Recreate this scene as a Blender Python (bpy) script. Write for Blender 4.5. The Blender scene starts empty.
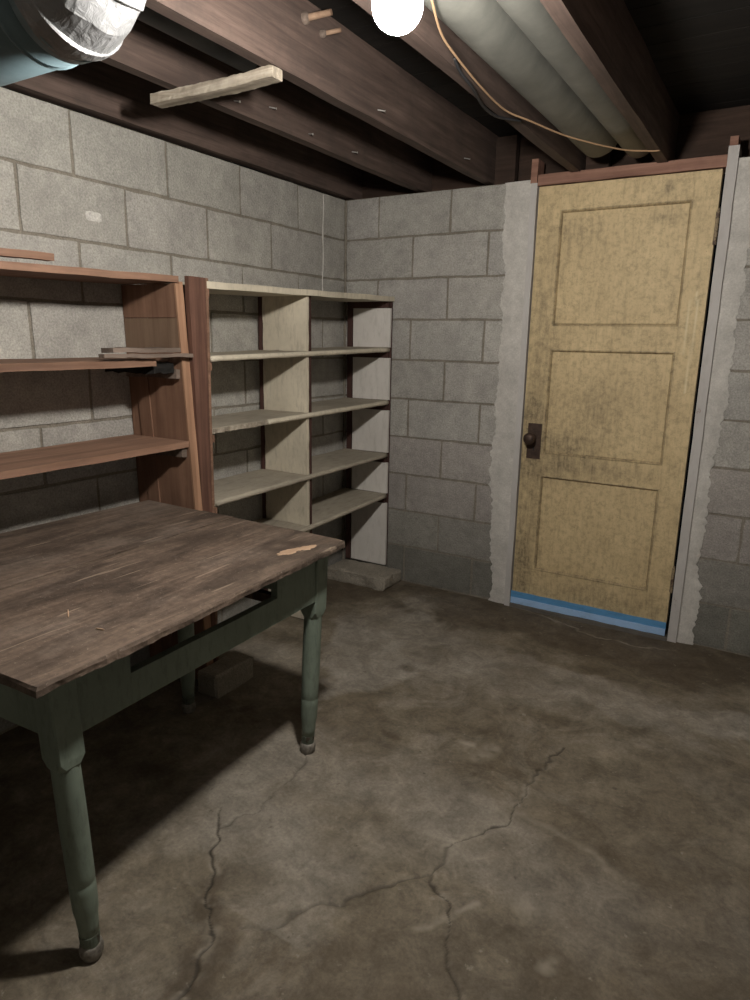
import bpy, bmesh, math, random
import numpy as np
from mathutils import Vector, Matrix, noise

random.seed(7)
rng = np.random.default_rng(7)
scene = bpy.context.scene
COL = scene.collection

# ------------------------------------------------------------------ camera, world, light, exposure
cam_data = bpy.data.cameras.new('camera')
cam = bpy.data.objects.new('camera', cam_data)
COL.objects.link(cam)
cam_data.sensor_fit = 'HORIZONTAL'
cam_data.sensor_width = 36.0
cam_data.lens = 32.467
cam_data.clip_start = 0.02
_r, _u, _b = ((0.8562350, 0.5162918, 0.0174457), (-0.1329584, 0.1876178, 0.9732017), (0.4991829, -0.8356090, 0.2292903))
M = Matrix(((_r[0], _u[0], _b[0], 2.11424), (_r[1], _u[1], _b[1], -3.18476), (_r[2], _u[2], _b[2], 1.31418), (0, 0, 0, 1)))
cam.matrix_world = M
scene.camera = cam

world = bpy.data.worlds.new('world')
scene.world = world
world.use_nodes = True
world.node_tree.nodes['Background'].inputs['Color'].default_value = (0.5, 0.6, 0.7, 1)
world.node_tree.nodes['Background'].inputs['Strength'].default_value = 0.004

scene.view_settings.view_transform = 'Standard'
scene.view_settings.look = 'None'
scene.view_settings.gamma = 1.0
scene.view_settings.use_curve_mapping = False
scene.view_settings.exposure = 0.0

BULB_POWER = 1060.0              # emission strength of the bulb's glass
BULB_COLOR = (1.0, 0.945, 0.865)
BULB = (1.482, -2.083, 1.853)

# ------------------------------------------------------------------ helpers
def tag(o, label=None, cat=None, group=None, kind=None):
    if label: o['label'] = label
    if cat: o['category'] = cat
    if group: o['group'] = group
    if kind: o['kind'] = kind
    return o

def empty(name, loc=(0, 0, 0), rz=0.0):
    o = bpy.data.objects.new(name, None)
    o.empty_display_size = 0.1
    COL.objects.link(o)
    o.location = loc
    o.rotation_euler = (0, 0, rz)
    return o

def link(name, me, mat, parent=None, smooth=False):
    o = bpy.data.objects.new(name, me)
    COL.objects.link(o)
    if mat is not None and not me.materials:
        me.materials.append(mat)
    if smooth:
        me.polygons.foreach_set('use_smooth', [True] * len(me.polygons))
    if parent is not None:
        o.parent = parent
        pm = Matrix.LocRotScale(parent.location, parent.rotation_euler, None)
        o.matrix_parent_inverse = pm.inverted()
    return o

def from_bm(name, bm, mat, parent=None, smooth=False):
    bmesh.ops.recalc_face_normals(bm, faces=bm.faces)
    me = bpy.data.meshes.new(name)
    bm.to_mesh(me)
    bm.free()
    return link(name, me, mat, parent, smooth)

def grid_box(bm, lo, hi, n=(1, 1, 1), f=None):
    """box with n cells on each axis; f maps each vertex (for wear, warp, taper)"""
    nx, ny, nz = n
    idx = {}
    def v(i, j, k):
        key = (i, j, k)
        if key not in idx:
            p = Vector((lo[0] + (hi[0] - lo[0]) * i / nx, lo[1] + (hi[1] - lo[1]) * j / ny, lo[2] + (hi[2] - lo[2]) * k / nz))
            if f: p = Vector(f(p, (i in (0, nx)) + (j in (0, ny)) + (k in (0, nz))))
            idx[key] = bm.verts.new(p)
        return idx[key]
    def quad(a, b, c, d): bm.faces.new((v(*a), v(*b), v(*c), v(*d)))
    for i in range(nx):
        for j in range(ny):
            quad((i, j, 0), (i, j + 1, 0), (i + 1, j + 1, 0), (i + 1, j, 0))
            quad((i, j, nz), (i + 1, j, nz), (i + 1, j + 1, nz), (i, j + 1, nz))
    for i in range(nx):
        for k in range(nz):
            quad((i, 0, k), (i + 1, 0, k), (i + 1, 0, k + 1), (i, 0, k + 1))
            quad((i, ny, k), (i, ny, k + 1), (i + 1, ny, k + 1), (i + 1, ny, k))
    for j in range(ny):
        for k in range(nz):
            quad((0, j, k), (0, j, k + 1), (0, j + 1, k + 1), (0, j + 1, k))
            quad((nx, j, k), (nx, j + 1, k), (nx, j + 1, k + 1), (nx, j, k + 1))

def bevel_all(bm, w, seg=1, angle=0.6):
    es = [e for e in bm.edges if len(e.link_faces) == 2 and e.calc_face_angle(0) > angle]
    if es:
        bmesh.ops.bevel(bm, geom=es, offset=w, segments=seg, profile=0.6, affect='EDGES', clamp_overlap=True)

def box(name, lo, hi, mat, parent=None, bevel=0.002, f=None, n=(1, 1, 1), seg=1):
    bm = bmesh.new()
    grid_box(bm, lo, hi, n, f)
    if bevel: bevel_all(bm, bevel, seg)
    return from_bm(name, bm, mat, parent)

def nz(p, s, seed=0.0):
    return noise.noise(Vector((p[0] * s + seed * 3.1, p[1] * s - seed * 1.7, p[2] * s + seed * 5.3)))

def worn(amount, s=9.0, seed=0.0, edge=2.0, fine=0.0):
    """displacement that leaves faces nearly flat and makes the arrises uneven"""
    def f(p, e):
        a = amount * (edge if e >= 2 else 0.6)
        d = Vector((nz(p, s, seed), nz(p, s, seed + 11), nz(p, s, seed + 23))) * a
        if fine and e >= 2:
            d += Vector((nz(p, s * 7, seed + 4), nz(p, s * 7, seed + 5), nz(p, s * 7, seed + 6))) * fine
        return p + d
    return f

def tube(bm, pts, radii, seg=16, cap=True, up=Vector((0, 0, 1))):
    pts = [Vector(p) for p in pts]
    rings = []
    prev = None
    for i, p in enumerate(pts):
        t = (pts[min(i + 1, len(pts) - 1)] - pts[max(i - 1, 0)]).normalized()
        if prev is None:
            a = t.orthogonal().normalized()
        else:
            a = (prev - t * prev.dot(t)).normalized()
        prev = a
        b = t.cross(a)
        r = radii[i] if hasattr(radii, '__len__') else radii
        rings.append([bm.verts.new(p + a * (r * math.cos(2 * math.pi * k / seg)) + b * (r * math.sin(2 * math.pi * k / seg))) for k in range(seg)])
    for i in range(len(rings) - 1):
        for k in range(seg):
            bm.faces.new((rings[i][k], rings[i][(k + 1) % seg], rings[i + 1][(k + 1) % seg], rings[i + 1][k]))
    if cap:
        bm.faces.new(list(reversed(rings[0])))
        bm.faces.new(rings[-1])
    return rings

def smooth_path(pts, n=6):
    P = [Vector(p) for p in pts]
    out = []
    for i in range(len(P) - 1):
        p0, p1, p2, p3 = P[max(i - 1, 0)], P[i], P[i + 1], P[min(i + 2, len(P) - 1)]
        for k in range(n):
            t = k / n
            out.append(0.5 * ((2 * p1) + (p2 - p0) * t + (2 * p0 - 5 * p1 + 4 * p2 - p3) * t * t + (3 * p1 - p0 - 3 * p2 + p3) * t ** 3))
    out.append(P[-1])
    return out

# ------------------------------------------------------------------ materials
class Mat:
    def __init__(s, name, rough=0.9, spec=0.25):
        s.m = bpy.data.materials.new(name)
        s.m.use_nodes = True
        s.nt = s.m.node_tree
        s.b = s.nt.nodes['Principled BSDF']
        s.b.inputs['Roughness'].default_value = rough
        s.b.inputs['Specular IOR Level'].default_value = spec
        s.pos = None
    def n(s, t, **kw):
        nd = s.nt.nodes.new(t)
        for k, v in kw.items():
            if k in nd.inputs: nd.inputs[k].default_value = v
            else: setattr(nd, k, v)
        return nd
    def l(s, a, b): s.nt.links.new(a, b)
    def position(s, scale=(1, 1, 1)):
        g = s.n('ShaderNodeNewGeometry')
        m = s.n('ShaderNodeVectorMath', operation='MULTIPLY')
        s.l(g.outputs['Position'], m.inputs[0])
        m.inputs[1].default_value = scale
        return m.outputs[0]
    def local(s, scale=(1, 1, 1)):
        g = s.n('ShaderNodeTexCoord')
        m = s.n('ShaderNodeVectorMath', operation='MULTIPLY')
        s.l(g.outputs['Object'], m.inputs[0])
        m.inputs[1].default_value = scale
        return m.outputs[0]
    def noise(s, scale, detail=4, rough=0.6, vec=None, dist=0.0):
        nd = s.n('ShaderNodeTexNoise')
        nd.inputs['Scale'].default_value = scale
        nd.inputs['Detail'].default_value = detail
        nd.inputs['Roughness'].default_value = rough
        nd.inputs['Distortion'].default_value = dist
        s.l(vec if vec is not None else s.position(), nd.inputs['Vector'])
        return nd.outputs['Fac']
    def ramp(s, fac, stops):
        nd = s.n('ShaderNodeValToRGB')
        cr = nd.color_ramp
        while len(cr.elements) < len(stops): cr.elements.new(0.5)
        for e, (p, c) in zip(cr.elements, stops):
            e.position = p
            e.color = (c if hasattr(c, '__len__') else (c, c, c)) + (1,) if not hasattr(c, '__len__') or len(c) == 3 else c
        s.l(fac, nd.inputs['Fac'])
        return nd.outputs['Color']
    def mix(s, fac, a, b, blend='MIX'):
        nd = s.n('ShaderNodeMix', data_type='RGBA', blend_type=blend)
        for sock, val in ((nd.inputs[0], fac), (nd.inputs[6], a), (nd.inputs[7], b)):
            if hasattr(val, 'is_linked') or isinstance(val, bpy.types.NodeSocket): s.l(val, sock)
            elif hasattr(val, '__len__'): sock.default_value = tuple(val) + ((1,) if len(val) == 3 else ())
            else: sock.default_value = val
        return nd.outputs[2]
    def math(s, op, a, b=None, clamp=False):
        nd = s.n('ShaderNodeMath', operation=op, use_clamp=clamp)
        for i, val in enumerate((a, b)):
            if val is None: continue
            if isinstance(val, bpy.types.NodeSocket): s.l(val, nd.inputs[i])
            else: nd.inputs[i].default_value = val
        return nd.outputs[0]
    def attr(s, name):
        nd = s.n('ShaderNodeAttribute', attribute_name=name)
        return nd.outputs['Fac']
    def color(s, c):
        if isinstance(c, bpy.types.NodeSocket): s.l(c, s.b.inputs['Base Color'])
        else: s.b.inputs['Base Color'].default_value = tuple(c) + (1,)
        return s
    def bump(s, h, strength=0.4, dist=0.004):
        nd = s.n('ShaderNodeBump')
        nd.inputs['Strength'].default_value = strength
        nd.inputs['Distance'].default_value = dist
        s.l(h, nd.inputs['Height'])
        s.l(nd.outputs['Normal'], s.b.inputs['Normal'])
        return s

def block_mat(name, tint=(1, 1, 1), use_obj=True, speckle=0.62, rough_h=0.75):
    m = Mat(name, 0.95, 0.15)
    big = m.noise(2.3, 5, 0.6)
    mid = m.noise(22, 5, 0.65)
    fine = m.noise(150, 4, 0.75)
    base = m.ramp(mid, [(0.25, (0.335 * tint[0], 0.325 * tint[1], 0.303 * tint[2])), (0.75, (0.475 * tint[0], 0.460 * tint[1], 0.428 * tint[2]))])
    base = m.mix(m.ramp(big, [(0.35, 0.0), (0.7, 0.5)]), base, (0.325 * tint[0], 0.310 * tint[1], 0.290 * tint[2]))
    base = m.mix(speckle, base, m.ramp(fine, [(0.32, 0.55), (0.68, 1.38)]), 'MULTIPLY')
    blot = m.noise(6.5, 6, 0.7, None, 0.5)
    base = m.mix(0.8, base, m.ramp(blot, [(0.3, 0.80), (0.7, 1.15)]), 'MULTIPLY')
    if use_obj:
        oi = m.n('ShaderNodeObjectInfo')
        base = m.mix(1.0, base, oi.outputs['Color'], 'MULTIPLY')
    m.color(base)
    pits = m.n('ShaderNodeTexVoronoi')
    pits.inputs['Scale'].default_value = 120
    m.l(m.position(), pits.inputs['Vector'])
    h = m.math('ADD', m.math('MULTIPLY', fine, 0.7), m.math('MULTIPLY', pits.outputs['Distance'], 0.5))
    h = m.math('ADD', h, m.math('MULTIPLY', mid, 0.6))
    m.bump(h, rough_h, 0.005)
    return m.m

def wood_mat(name, c_lo, c_hi, axis=1, dirt=(0.06, 0.045, 0.035), dirt_amt=0.35, rough=0.75, grain=60, spec=0.25, scratch=None, bumpy=0.25):
    m = Mat(name, rough, spec)
    sc = [1.0, 1.0, 1.0]
    sc[axis] = 0.06
    v = m.position(tuple(sc))
    g1 = m.noise(grain, 5, 0.65, v, 0.6)
    g2 = m.noise(grain * 0.22, 3, 0.5, v, 1.4)
    c = m.ramp(g1, [(0.25, c_lo), (0.75, c_hi)])
    c = m.mix(m.ramp(g2, [(0.4, 0.0), (0.72, 0.65)]), c, tuple(0.62 * x for x in c_lo))
    d = m.noise(7.0, 6, 0.7)
    c = m.mix(m.math('MULTIPLY', m.ramp(d, [(0.45, 0.0), (0.75, 1.0)]), dirt_amt), c, dirt)
    oi = m.n('ShaderNodeObjectInfo')
    vary = m.n('ShaderNodeMapRange')
    vary.inputs['To Min'].default_value = 0.82
    vary.inputs['To Max'].default_value = 1.12
    m.l(oi.outputs['Random'], vary.inputs['Value'])
    c = m.mix(1.0, c, vary.outputs['Result'], 'MULTIPLY')
    if scratch:
        ss = [90.0, 90.0, 90.0]
        ss[axis] = 3.0
        sv = m.position((ss[0], ss[1], ss[2]))
        sn = m.noise(1.0, 2, 0.5, sv, 0.3)
        c = m.mix(m.ramp(sn, [(0.70, 0.0), (0.76, 0.55)]), c, scratch)
    m.color(c)
    m.bump(g1, bumpy, 0.002)
    return m.m

def paint_mat(name, paint, under, wear=0.62, rough=0.6, scale=14, dirt=(0.05, 0.04, 0.03), dirt_amt=0.3, axis=2, spec=0.35, fleck=None):
    m = Mat(name, rough, spec)
    a = m.noise(scale, 8, 0.72)
    sc = [1.0, 1.0, 1.0]
    sc[axis] = 0.25
    b = m.noise(scale * 5, 4, 0.7, m.position(tuple(sc)))
    d = m.noise(3.2, 6, 0.7)
    c = m.mix(m.ramp(d, [(0.35, 0.0), (0.8, dirt_amt)]), paint, dirt)
    c = m.mix(m.math('MULTIPLY', m.ramp(b, [(0.5, 0.0), (0.8, 1.0)]), dirt_amt), c, dirt)
    wearmask = m.ramp(m.math('ADD', m.math('MULTIPLY', a, 0.7), m.math('MULTIPLY', b, 0.3)), [(wear, 0.0), (wear + 0.03, 1.0)])
    c = m.mix(wearmask, c, under)
    m.color(c)
    m.bump(m.math('SUBTRACT', b, m.math('MULTIPLY', wearmask, 0.8)), 0.25, 0.002)
    return m.m

def metal_mat(name, c_lo, c_hi, metallic=0.8, rough=0.45, scale=9, crumple=0.0):
    m = Mat(name, rough, 0.5)
    m.b.inputs['Metallic'].default_value = metallic
    a = m.noise(scale, 5, 0.65)
    m.color(m.ramp(a, [(0.3, c_lo), (0.7, c_hi)]))
    r = m.n('ShaderNodeMapRange')
    r.inputs['To Min'].default_value = rough - 0.12
    r.inputs['To Max'].default_value = rough + 0.15
    m.l(a, r.inputs['Value'])
    m.l(r.outputs['Result'], m.b.inputs['Roughness'])
    if crumple:
        m.bump(m.noise(38, 4, 0.6, None, 1.0), crumple, 0.006)
    else:
        m.bump(m.noise(60, 3, 0.5), 0.08, 0.002)
    return m.m

MT = {}
MT['block'] = block_mat('concrete block')
MT['mortar'] = block_mat('mortar', (0.60, 0.56, 0.50), False)
MT['parge'] = block_mat('cement render', (1.36, 1.35, 1.36), False, 0.3, 0.35)
MT['slab'] = block_mat('broken concrete', (0.75, 0.7, 0.62), False)
MT['dab'] = block_mat('pale plaster', (1.5, 1.5, 1.52), False)
MT['joist'] = wood_mat('old joist wood', (0.058, 0.040, 0.034), (0.150, 0.106, 0.088), 1, (0.045, 0.036, 0.032), 0.6, 0.75)
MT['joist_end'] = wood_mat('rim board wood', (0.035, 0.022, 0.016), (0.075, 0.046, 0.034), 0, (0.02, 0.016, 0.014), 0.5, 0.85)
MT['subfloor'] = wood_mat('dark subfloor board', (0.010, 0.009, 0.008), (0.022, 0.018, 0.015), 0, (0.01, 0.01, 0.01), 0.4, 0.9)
MT['cleat'] = wood_mat('raw splintered wood', (0.24, 0.20, 0.15), (0.58, 0.52, 0.43), 0, (0.09, 0.07, 0.055), 0.7, 0.85, 70, bumpy=0.9)
MT['redwood'] = wood_mat('reddish brown board', (0.085, 0.042, 0.030), (0.19, 0.098, 0.070), 2, (0.06, 0.035, 0.03), 0.3, 0.7)
MT['redshelf'] = wood_mat('reddish pine shelf', (0.175, 0.095, 0.062), (0.33, 0.20, 0.138), 1, (0.10, 0.065, 0.05), 0.35, 0.75)
MT['ply'] = wood_mat('orange brown panel', (0.150, 0.080, 0.052), (0.295, 0.172, 0.115), 2, (0.09, 0.05, 0.035), 0.3, 0.7, 34)
MT['plypale'] = wood_mat('pale panel patch', (0.19, 0.12, 0.08), (0.33, 0.225, 0.155), 2, (0.12, 0.08, 0.055), 0.3, 0.7, 34)
MT['orange'] = wood_mat('orange pine edge', (0.28, 0.155, 0.095), (0.46, 0.275, 0.175), 2, (0.16, 0.085, 0.05), 0.25, 0.7)
MT['greywood'] = wood_mat('weathered grey wood', (0.10, 0.075, 0.06), (0.22, 0.17, 0.14), 1, (0.05, 0.04, 0.035), 0.4, 0.85)
MT['charred'] = wood_mat('charred wood', (0.006, 0.006, 0.006), (0.02, 0.018, 0.016), 1, (0.05, 0.05, 0.05), 0.15, 0.8, bumpy=0.8)
MT['cream'] = paint_mat('cream shelf paint', (0.63, 0.57, 0.455), (0.20, 0.14, 0.10), 0.70, 0.7, 12, (0.13, 0.11, 0.085), 0.45, 2)
MT['dusty'] = paint_mat('dusty cream shelf paint', (0.43, 0.385, 0.31), (0.25, 0.205, 0.16), 0.66, 0.85, 10, (0.13, 0.115, 0.095), 0.55, 1, 0.2)
MT['white'] = paint_mat('off white paint', (0.69, 0.66, 0.625), (0.32, 0.28, 0.25), 0.72, 0.6, 10, (0.25, 0.23, 0.20), 0.35, 2)
MT['brownpaint'] = wood_mat('dark brown trim', (0.055, 0.028, 0.024), (0.10, 0.05, 0.042), 2, (0.03, 0.02, 0.02), 0.3, 0.7)
MT['header'] = wood_mat('red brown header', (0.24, 0.125, 0.09), (0.40, 0.23, 0.17), 0, (0.12, 0.05, 0.04), 0.35, 0.75)
MT['jamb'] = paint_mat('grey jamb paint', (0.50, 0.48, 0.465), (0.27, 0.18, 0.15), 0.60, 0.7, 9, (0.28, 0.25, 0.235), 0.4, 2)
MT['green'] = paint_mat('worn green paint', (0.200, 0.245, 0.198), (0.075, 0.055, 0.040), 0.655, 0.5, 16, (0.03, 0.035, 0.028), 0.5, 2, 0.4)
MT['footwood'] = wood_mat('bare worn foot wood', (0.05, 0.035, 0.025), (0.14, 0.10, 0.07), 2, (0.02, 0.02, 0.02), 0.5, 0.8)
MT['greenworn'] = paint_mat('scuffed green foot paint', (0.12, 0.145, 0.112), (0.05, 0.038, 0.028), 0.52, 0.6, 22, (0.03, 0.03, 0.025), 0.6, 2)
MT['caster'] = metal_mat('worn metal glide', (0.06, 0.055, 0.045), (0.30, 0.275, 0.24), 0.2, 0.55, 55)
MT['bare'] = wood_mat('freshly split wood', (0.33, 0.215, 0.14), (0.50, 0.36, 0.25), 1, (0.22, 0.14, 0.09), 0.3, 0.8)
MT['rust'] = metal_mat('dark rusty iron', (0.045, 0.03, 0.024), (0.10, 0.065, 0.05), 0.6, 0.55, 40)
MT['hinge'] = paint_mat('painted hinge iron', (0.33, 0.26, 0.16), (0.09, 0.06, 0.045), 0.50, 0.6, 40, (0.10, 0.07, 0.05), 0.5)
MT['tape'] = paint_mat('light blue sweep', (0.38, 0.58, 0.88), (0.36, 0.44, 0.52), 0.68, 0.5, 14, (0.16, 0.22, 0.30), 0.4, 0)
MT['tape2'] = paint_mat('dark blue sweep', (0.11, 0.32, 0.60), (0.05, 0.08, 0.12), 0.66, 0.55, 14, (0.05, 0.08, 0.12), 0.4, 0)
MT['sill'] = wood_mat('weathered threshold', (0.10, 0.09, 0.08), (0.24, 0.22, 0.20), 0, (0.05, 0.05, 0.045), 0.4, 0.8)
MT['duct'] = metal_mat('dusty galvanised duct', (0.115, 0.118, 0.106), (0.20, 0.20, 0.178), 0.2, 0.65, 7)
MT['blackduct'] = metal_mat('dark duct', (0.035, 0.037, 0.04), (0.075, 0.08, 0.085), 0.4, 0.5, 8)
MT['flue'] = metal_mat('blue grey flue steel', (0.115, 0.175, 0.20), (0.20, 0.28, 0.315), 0.15, 0.36, 8)
MT['foil'] = metal_mat('aluminium foil tape', (0.18, 0.185, 0.19), (0.30, 0.305, 0.315), 0.45, 0.40, 10, 0.7)
MT['cable'] = Mat('tan cable sheath', 0.6, 0.3).color((0.42, 0.27, 0.16)).m
MT['blackcable'] = Mat('black cable sheath', 0.6, 0.3).color((0.02, 0.02, 0.022)).m
MT['porcelain'] = Mat('white porcelain', 0.25, 0.5).color((0.75, 0.74, 0.70)).m
MT['nail'] = metal_mat('bright nail', (0.35, 0.34, 0.33), (0.6, 0.58, 0.55), 0.6, 0.4)

def bulb_mat():
    m = Mat('glowing bulb glass', 0.3, 0.5)
    m.b.inputs['Base Color'].default_value = (0.9, 0.9, 0.88, 1)
    m.b.inputs['Emission Color'].default_value = BULB_COLOR + (1,)
    m.b.inputs['Emission Strength'].default_value = BULB_POWER
    return m.m
MT['bulb'] = bulb_mat()

def table_mat():
    m = Mat('worn brown table top', 0.62, 0.35)
    v = m.position((1, 0.07, 1))
    g1 = m.noise(55, 5, 0.65, v, 0.5)
    g2 = m.noise(9, 5, 0.65, m.position((1, 0.28, 1)), 0.8)
    c = m.ramp(g1, [(0.25, (0.072, 0.050, 0.037)), (0.75, (0.175, 0.130, 0.100))])
    c = m.mix(m.ramp(g2, [(0.42, 0.0), (0.62, 0.9)]), c, (0.050, 0.037, 0.029))
    pale = m.noise(4.5, 6, 0.7, m.position((1, 0.5, 1)))
    c = m.mix(m.ramp(pale, [(0.52, 0.0), (0.75, 0.55)]), c, (0.25, 0.20, 0.165))
    sp2 = m.noise(48, 6, 0.8)
    c = m.mix(0.75, c, m.ramp(sp2, [(0.32, 0.62), (0.70, 1.38)]), 'MULTIPLY')
    dust = m.noise(120, 4, 0.8)
    c = m.mix(m.ramp(dust, [(0.62, 0.0), (0.70, 0.6)]), c, (0.33, 0.28, 0.23))
    sn = m.noise(1.0, 2, 0.5, m.position((70, 4, 70)), 0.2)
    c = m.mix(m.ramp(sn, [(0.68, 0.0), (0.72, 0.5)]), c, (0.32, 0.25, 0.19))
    ring = m.attr('ring')
    c = m.mix(m.math('MULTIPLY', ring, 0.75), c, (0.035, 0.024, 0.018))
    oi = m.n('ShaderNodeObjectInfo')
    vary = m.n('ShaderNodeMapRange')
    vary.inputs['To Min'].default_value = 0.85
    vary.inputs['To Max'].default_value = 1.15
    m.l(oi.outputs['Random'], vary.inputs['Value'])
    c = m.mix(1.0, c, vary.outputs['Result'], 'MULTIPLY')
    m.color(c)
    m.bump(g1, 0.25, 0.002)
    return m.m
MT['tabletop'] = table_mat()

def door_mat():
    m = Mat('dirty yellow door paint', 0.6, 0.3)
    a = m.noise(5, 8, 0.75)
    b = m.noise(38, 6, 0.78)
    s = m.noise(70, 4, 0.7, m.position((1, 1, 0.12)))
    c = m.mix(m.ramp(a, [(0.35, 0.0), (0.7, 0.8)]), (0.72, 0.565, 0.325), (0.55, 0.42, 0.235))
    c = m.mix(m.ramp(b, [(0.48, 0.0), (0.72, 0.7)]), c, (0.34, 0.26, 0.15))
    c = m.mix(m.ramp(s, [(0.55, 0.0), (0.8, 0.5)]), c, (0.33, 0.255, 0.145))
    fl = m.noise(150, 3, 0.8)
    c = m.mix(m.ramp(fl, [(0.64, 0.0), (0.70, 0.75)]), c, (0.19, 0.15, 0.095))
    g = m.math('MULTIPLY', m.attr('grime'), m.ramp(m.math('ADD', m.math('MULTIPLY', b, 0.6), m.math('MULTIPLY', s, 0.5)), [(0.35, 0.15), (0.70, 1.0)]))
    c = m.mix(g, c, (0.13, 0.105, 0.068))
    c = m.mix(m.attr('scuff'), c, (0.78, 0.69, 0.46))
    m.color(c)
    m.bump(m.math('ADD', b, s), 0.15, 0.002)
    return m.m
MT['door'] = door_mat()

def floor_mat():
    m = Mat('stained concrete floor', 0.72, 0.3)
    big = m.noise(1.7, 6, 0.62, None, 0.6)
    mid = m.noise(8, 7, 0.68, None, 0.4)
    fine = m.noise(90, 5, 0.75)
    c = m.ramp(mid, [(0.28, (0.088, 0.072, 0.050)), (0.72, (0.245, 0.210, 0.160))])
    c = m.mix(m.ramp(big, [(0.42, 0.0), (0.66, 0.72)]), c, (0.100, 0.078, 0.052))
    med = m.noise(3.6, 7, 0.72, None, 1.0)
    c = m.mix(m.ramp(med, [(0.52, 0.0), (0.66, 0.5)]), c, (0.265, 0.235, 0.195))
    c = m.mix(m.math('MULTIPLY', m.attr('pale'), 0.80), c, m.ramp(mid, [(0.3, (0.235, 0.210, 0.178)), (0.7, (0.325, 0.298, 0.258))]))
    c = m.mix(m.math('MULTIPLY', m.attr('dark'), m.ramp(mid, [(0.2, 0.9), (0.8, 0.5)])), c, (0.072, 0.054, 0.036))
    c = m.mix(0.65, c, m.ramp(fine, [(0.3, 0.68), (0.72, 1.40)]), 'MULTIPLY')
    m2 = m.noise(10, 7, 0.72, None, 0.9)
    c = m.mix(0.9, c, m.ramp(m2, [(0.32, 0.72), (0.68, 1.36)]), 'MULTIPLY')
    sp = m.noise(34, 3, 0.6)
    c = m.mix(m.ramp(sp, [(0.67, 0.0), (0.74, 0.45)]), c, (0.33, 0.30, 0.25))
    sd = m.noise(27, 4, 0.65)
    c = m.mix(m.ramp(sd, [(0.66, 0.0), (0.74, 0.6)]), c, (0.06, 0.047, 0.034))
    c = m.mix(m.attr('spall'), c, (0.36, 0.32, 0.26))
    c = m.mix(m.attr('crack'), c, (0.022, 0.018, 0.013))
    m.color(c)
    r = m.n('ShaderNodeMapRange')
    r.inputs['To Min'].default_value = 0.58
    r.inputs['To Max'].default_value = 0.85
    m.l(mid, r.inputs['Value'])
    m.l(r.outputs['Result'], m.b.inputs['Roughness'])
    m.bump(m.math('ADD', m.math('MULTIPLY', fine, 0.5), mid), 0.3, 0.004)
    return m.m
MT['floor'] = floor_mat()

# ------------------------------------------------------------------ floor
XR, YF = 3.6, -4.6           # far right wall and the wall behind the camera
CR = 0.2032                  # one course = half a block
H = 10 * CR                  # wall height

def vnoise(x, y, s, seed):
    g = np.random.default_rng(seed).random((256, 256))
    x = x * s + 100.3
    y = y * s + 57.7
    xi = np.floor(x).astype(int); yi = np.floor(y).astype(int)
    fx = x - xi; fy = y - yi
    fx = fx * fx * (3 - 2 * fx); fy = fy * fy * (3 - 2 * fy)
    a = g[xi % 256, yi % 256]; b = g[(xi + 1) % 256, yi % 256]; c = g[xi % 256, (yi + 1) % 256]; d = g[(xi + 1) % 256, (yi + 1) % 256]
    return (a * (1 - fx) + b * fx) * (1 - fy) + (c * (1 - fx) + d * fx) * fy - 0.5

def fbm(x, y, s, seed, o=4):
    return sum(vnoise(x, y, s * 2 ** i, seed + i) * 0.55 ** i for i in range(o))

def seg_dist(x, y, pts):
    d = np.full(x.shape, 9.0)
    for (x0, y0), (x1, y1) in zip(pts[:-1], pts[1:]):
        dx, dy = x1 - x0, y1 - y0
        t = np.clip(((x - x0) * dx + (y - y0) * dy) / (dx * dx + dy * dy + 1e-12), 0, 1)
        d = np.minimum(d, np.hypot(x - x0 - t * dx, y - y0 - t * dy))
    return d

def in_poly(x, y, pts):
    c = np.zeros(x.shape, bool)
    n = len(pts)
    for i in range(n):
        x0, y0 = pts[i]; x1, y1 = pts[(i + 1) % n]
        cond = ((y0 > y) != (y1 > y)) & (x < (x1 - x0) * (y - y0) / ((y1 - y0) + 1e-12) + x0)
        c ^= cond
    return c

def poly_mask(x, y, pts, soft):
    d = seg_dist(x, y, pts + [pts[0]])
    s = np.where(in_poly(x, y, pts), d, -d)
    return np.clip(0.5 + s / (2 * soft), 0, 1)

CRACKS = [  # (points, half width, darkness, spall)
    ([(1.222, -2.43), (1.216, -2.413), (1.189, -2.356), (1.166, -2.282), (1.118, -2.213), (1.065, -2.175), (1.015, -2.109), (0.966, -2.077), (0.943, -2.015), (0.922, -1.981), (0.885, -1.945)], 0.0045, 1.0, 0.3),
    ([(0.943, -2.015), (0.974, -1.883), (0.958, -1.757), (0.947, -1.656), (0.909, -1.59)], 0.003, 0.55, 0.1),
    ([(1.21, -2.238), (1.24, -2.21), (1.278, -2.17), (1.284, -2.109), (1.33, -2.052), (1.405, -1.987), (1.456, -1.929), (1.501, -1.863)], 0.007, 0.55, 0.0),
    ([(1.504, -1.869), (1.503, -1.737), (1.534, -1.673), (1.579, -1.565), (1.588, -1.483), (1.603, -1.375), (1.612, -1.251), (1.62, -1.115)], 0.0042, 1.0, 0.3),
    ([(1.504, -1.869), (1.567, -1.931), (1.614, -2.001), (1.656, -2.065), (1.689, -2.112), (1.702, -2.155), (1.76, -2.3)], 0.0042, 1.0, 0.25),
    ([(1.222, -2.43), (1.235, -2.6), (1.30, -2.85)], 0.004, 0.9, 0.2),
]
STREAKS = [  # pale trowelled repairs
    ([(1.588, -1.483), (1.647, -1.506), (1.744, -1.541), (1.86, -1.576), (1.962, -1.592)], 0.014, 0.35),
    ([(1.547, -2.021), (1.592, -1.956), (1.652, -1.888)], 0.011, 0.55),
    ([(1.503, -1.737), (1.534, -1.673), (1.579, -1.565), (1.588, -1.483), (1.612, -1.30)], 0.016, 0.28),
    ([(1.103, -0.03), (1.322, -0.087), (1.529, -0.150), (1.702, -0.143), (1.80, -0.128)], 0.006, 0.6),
]
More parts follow.
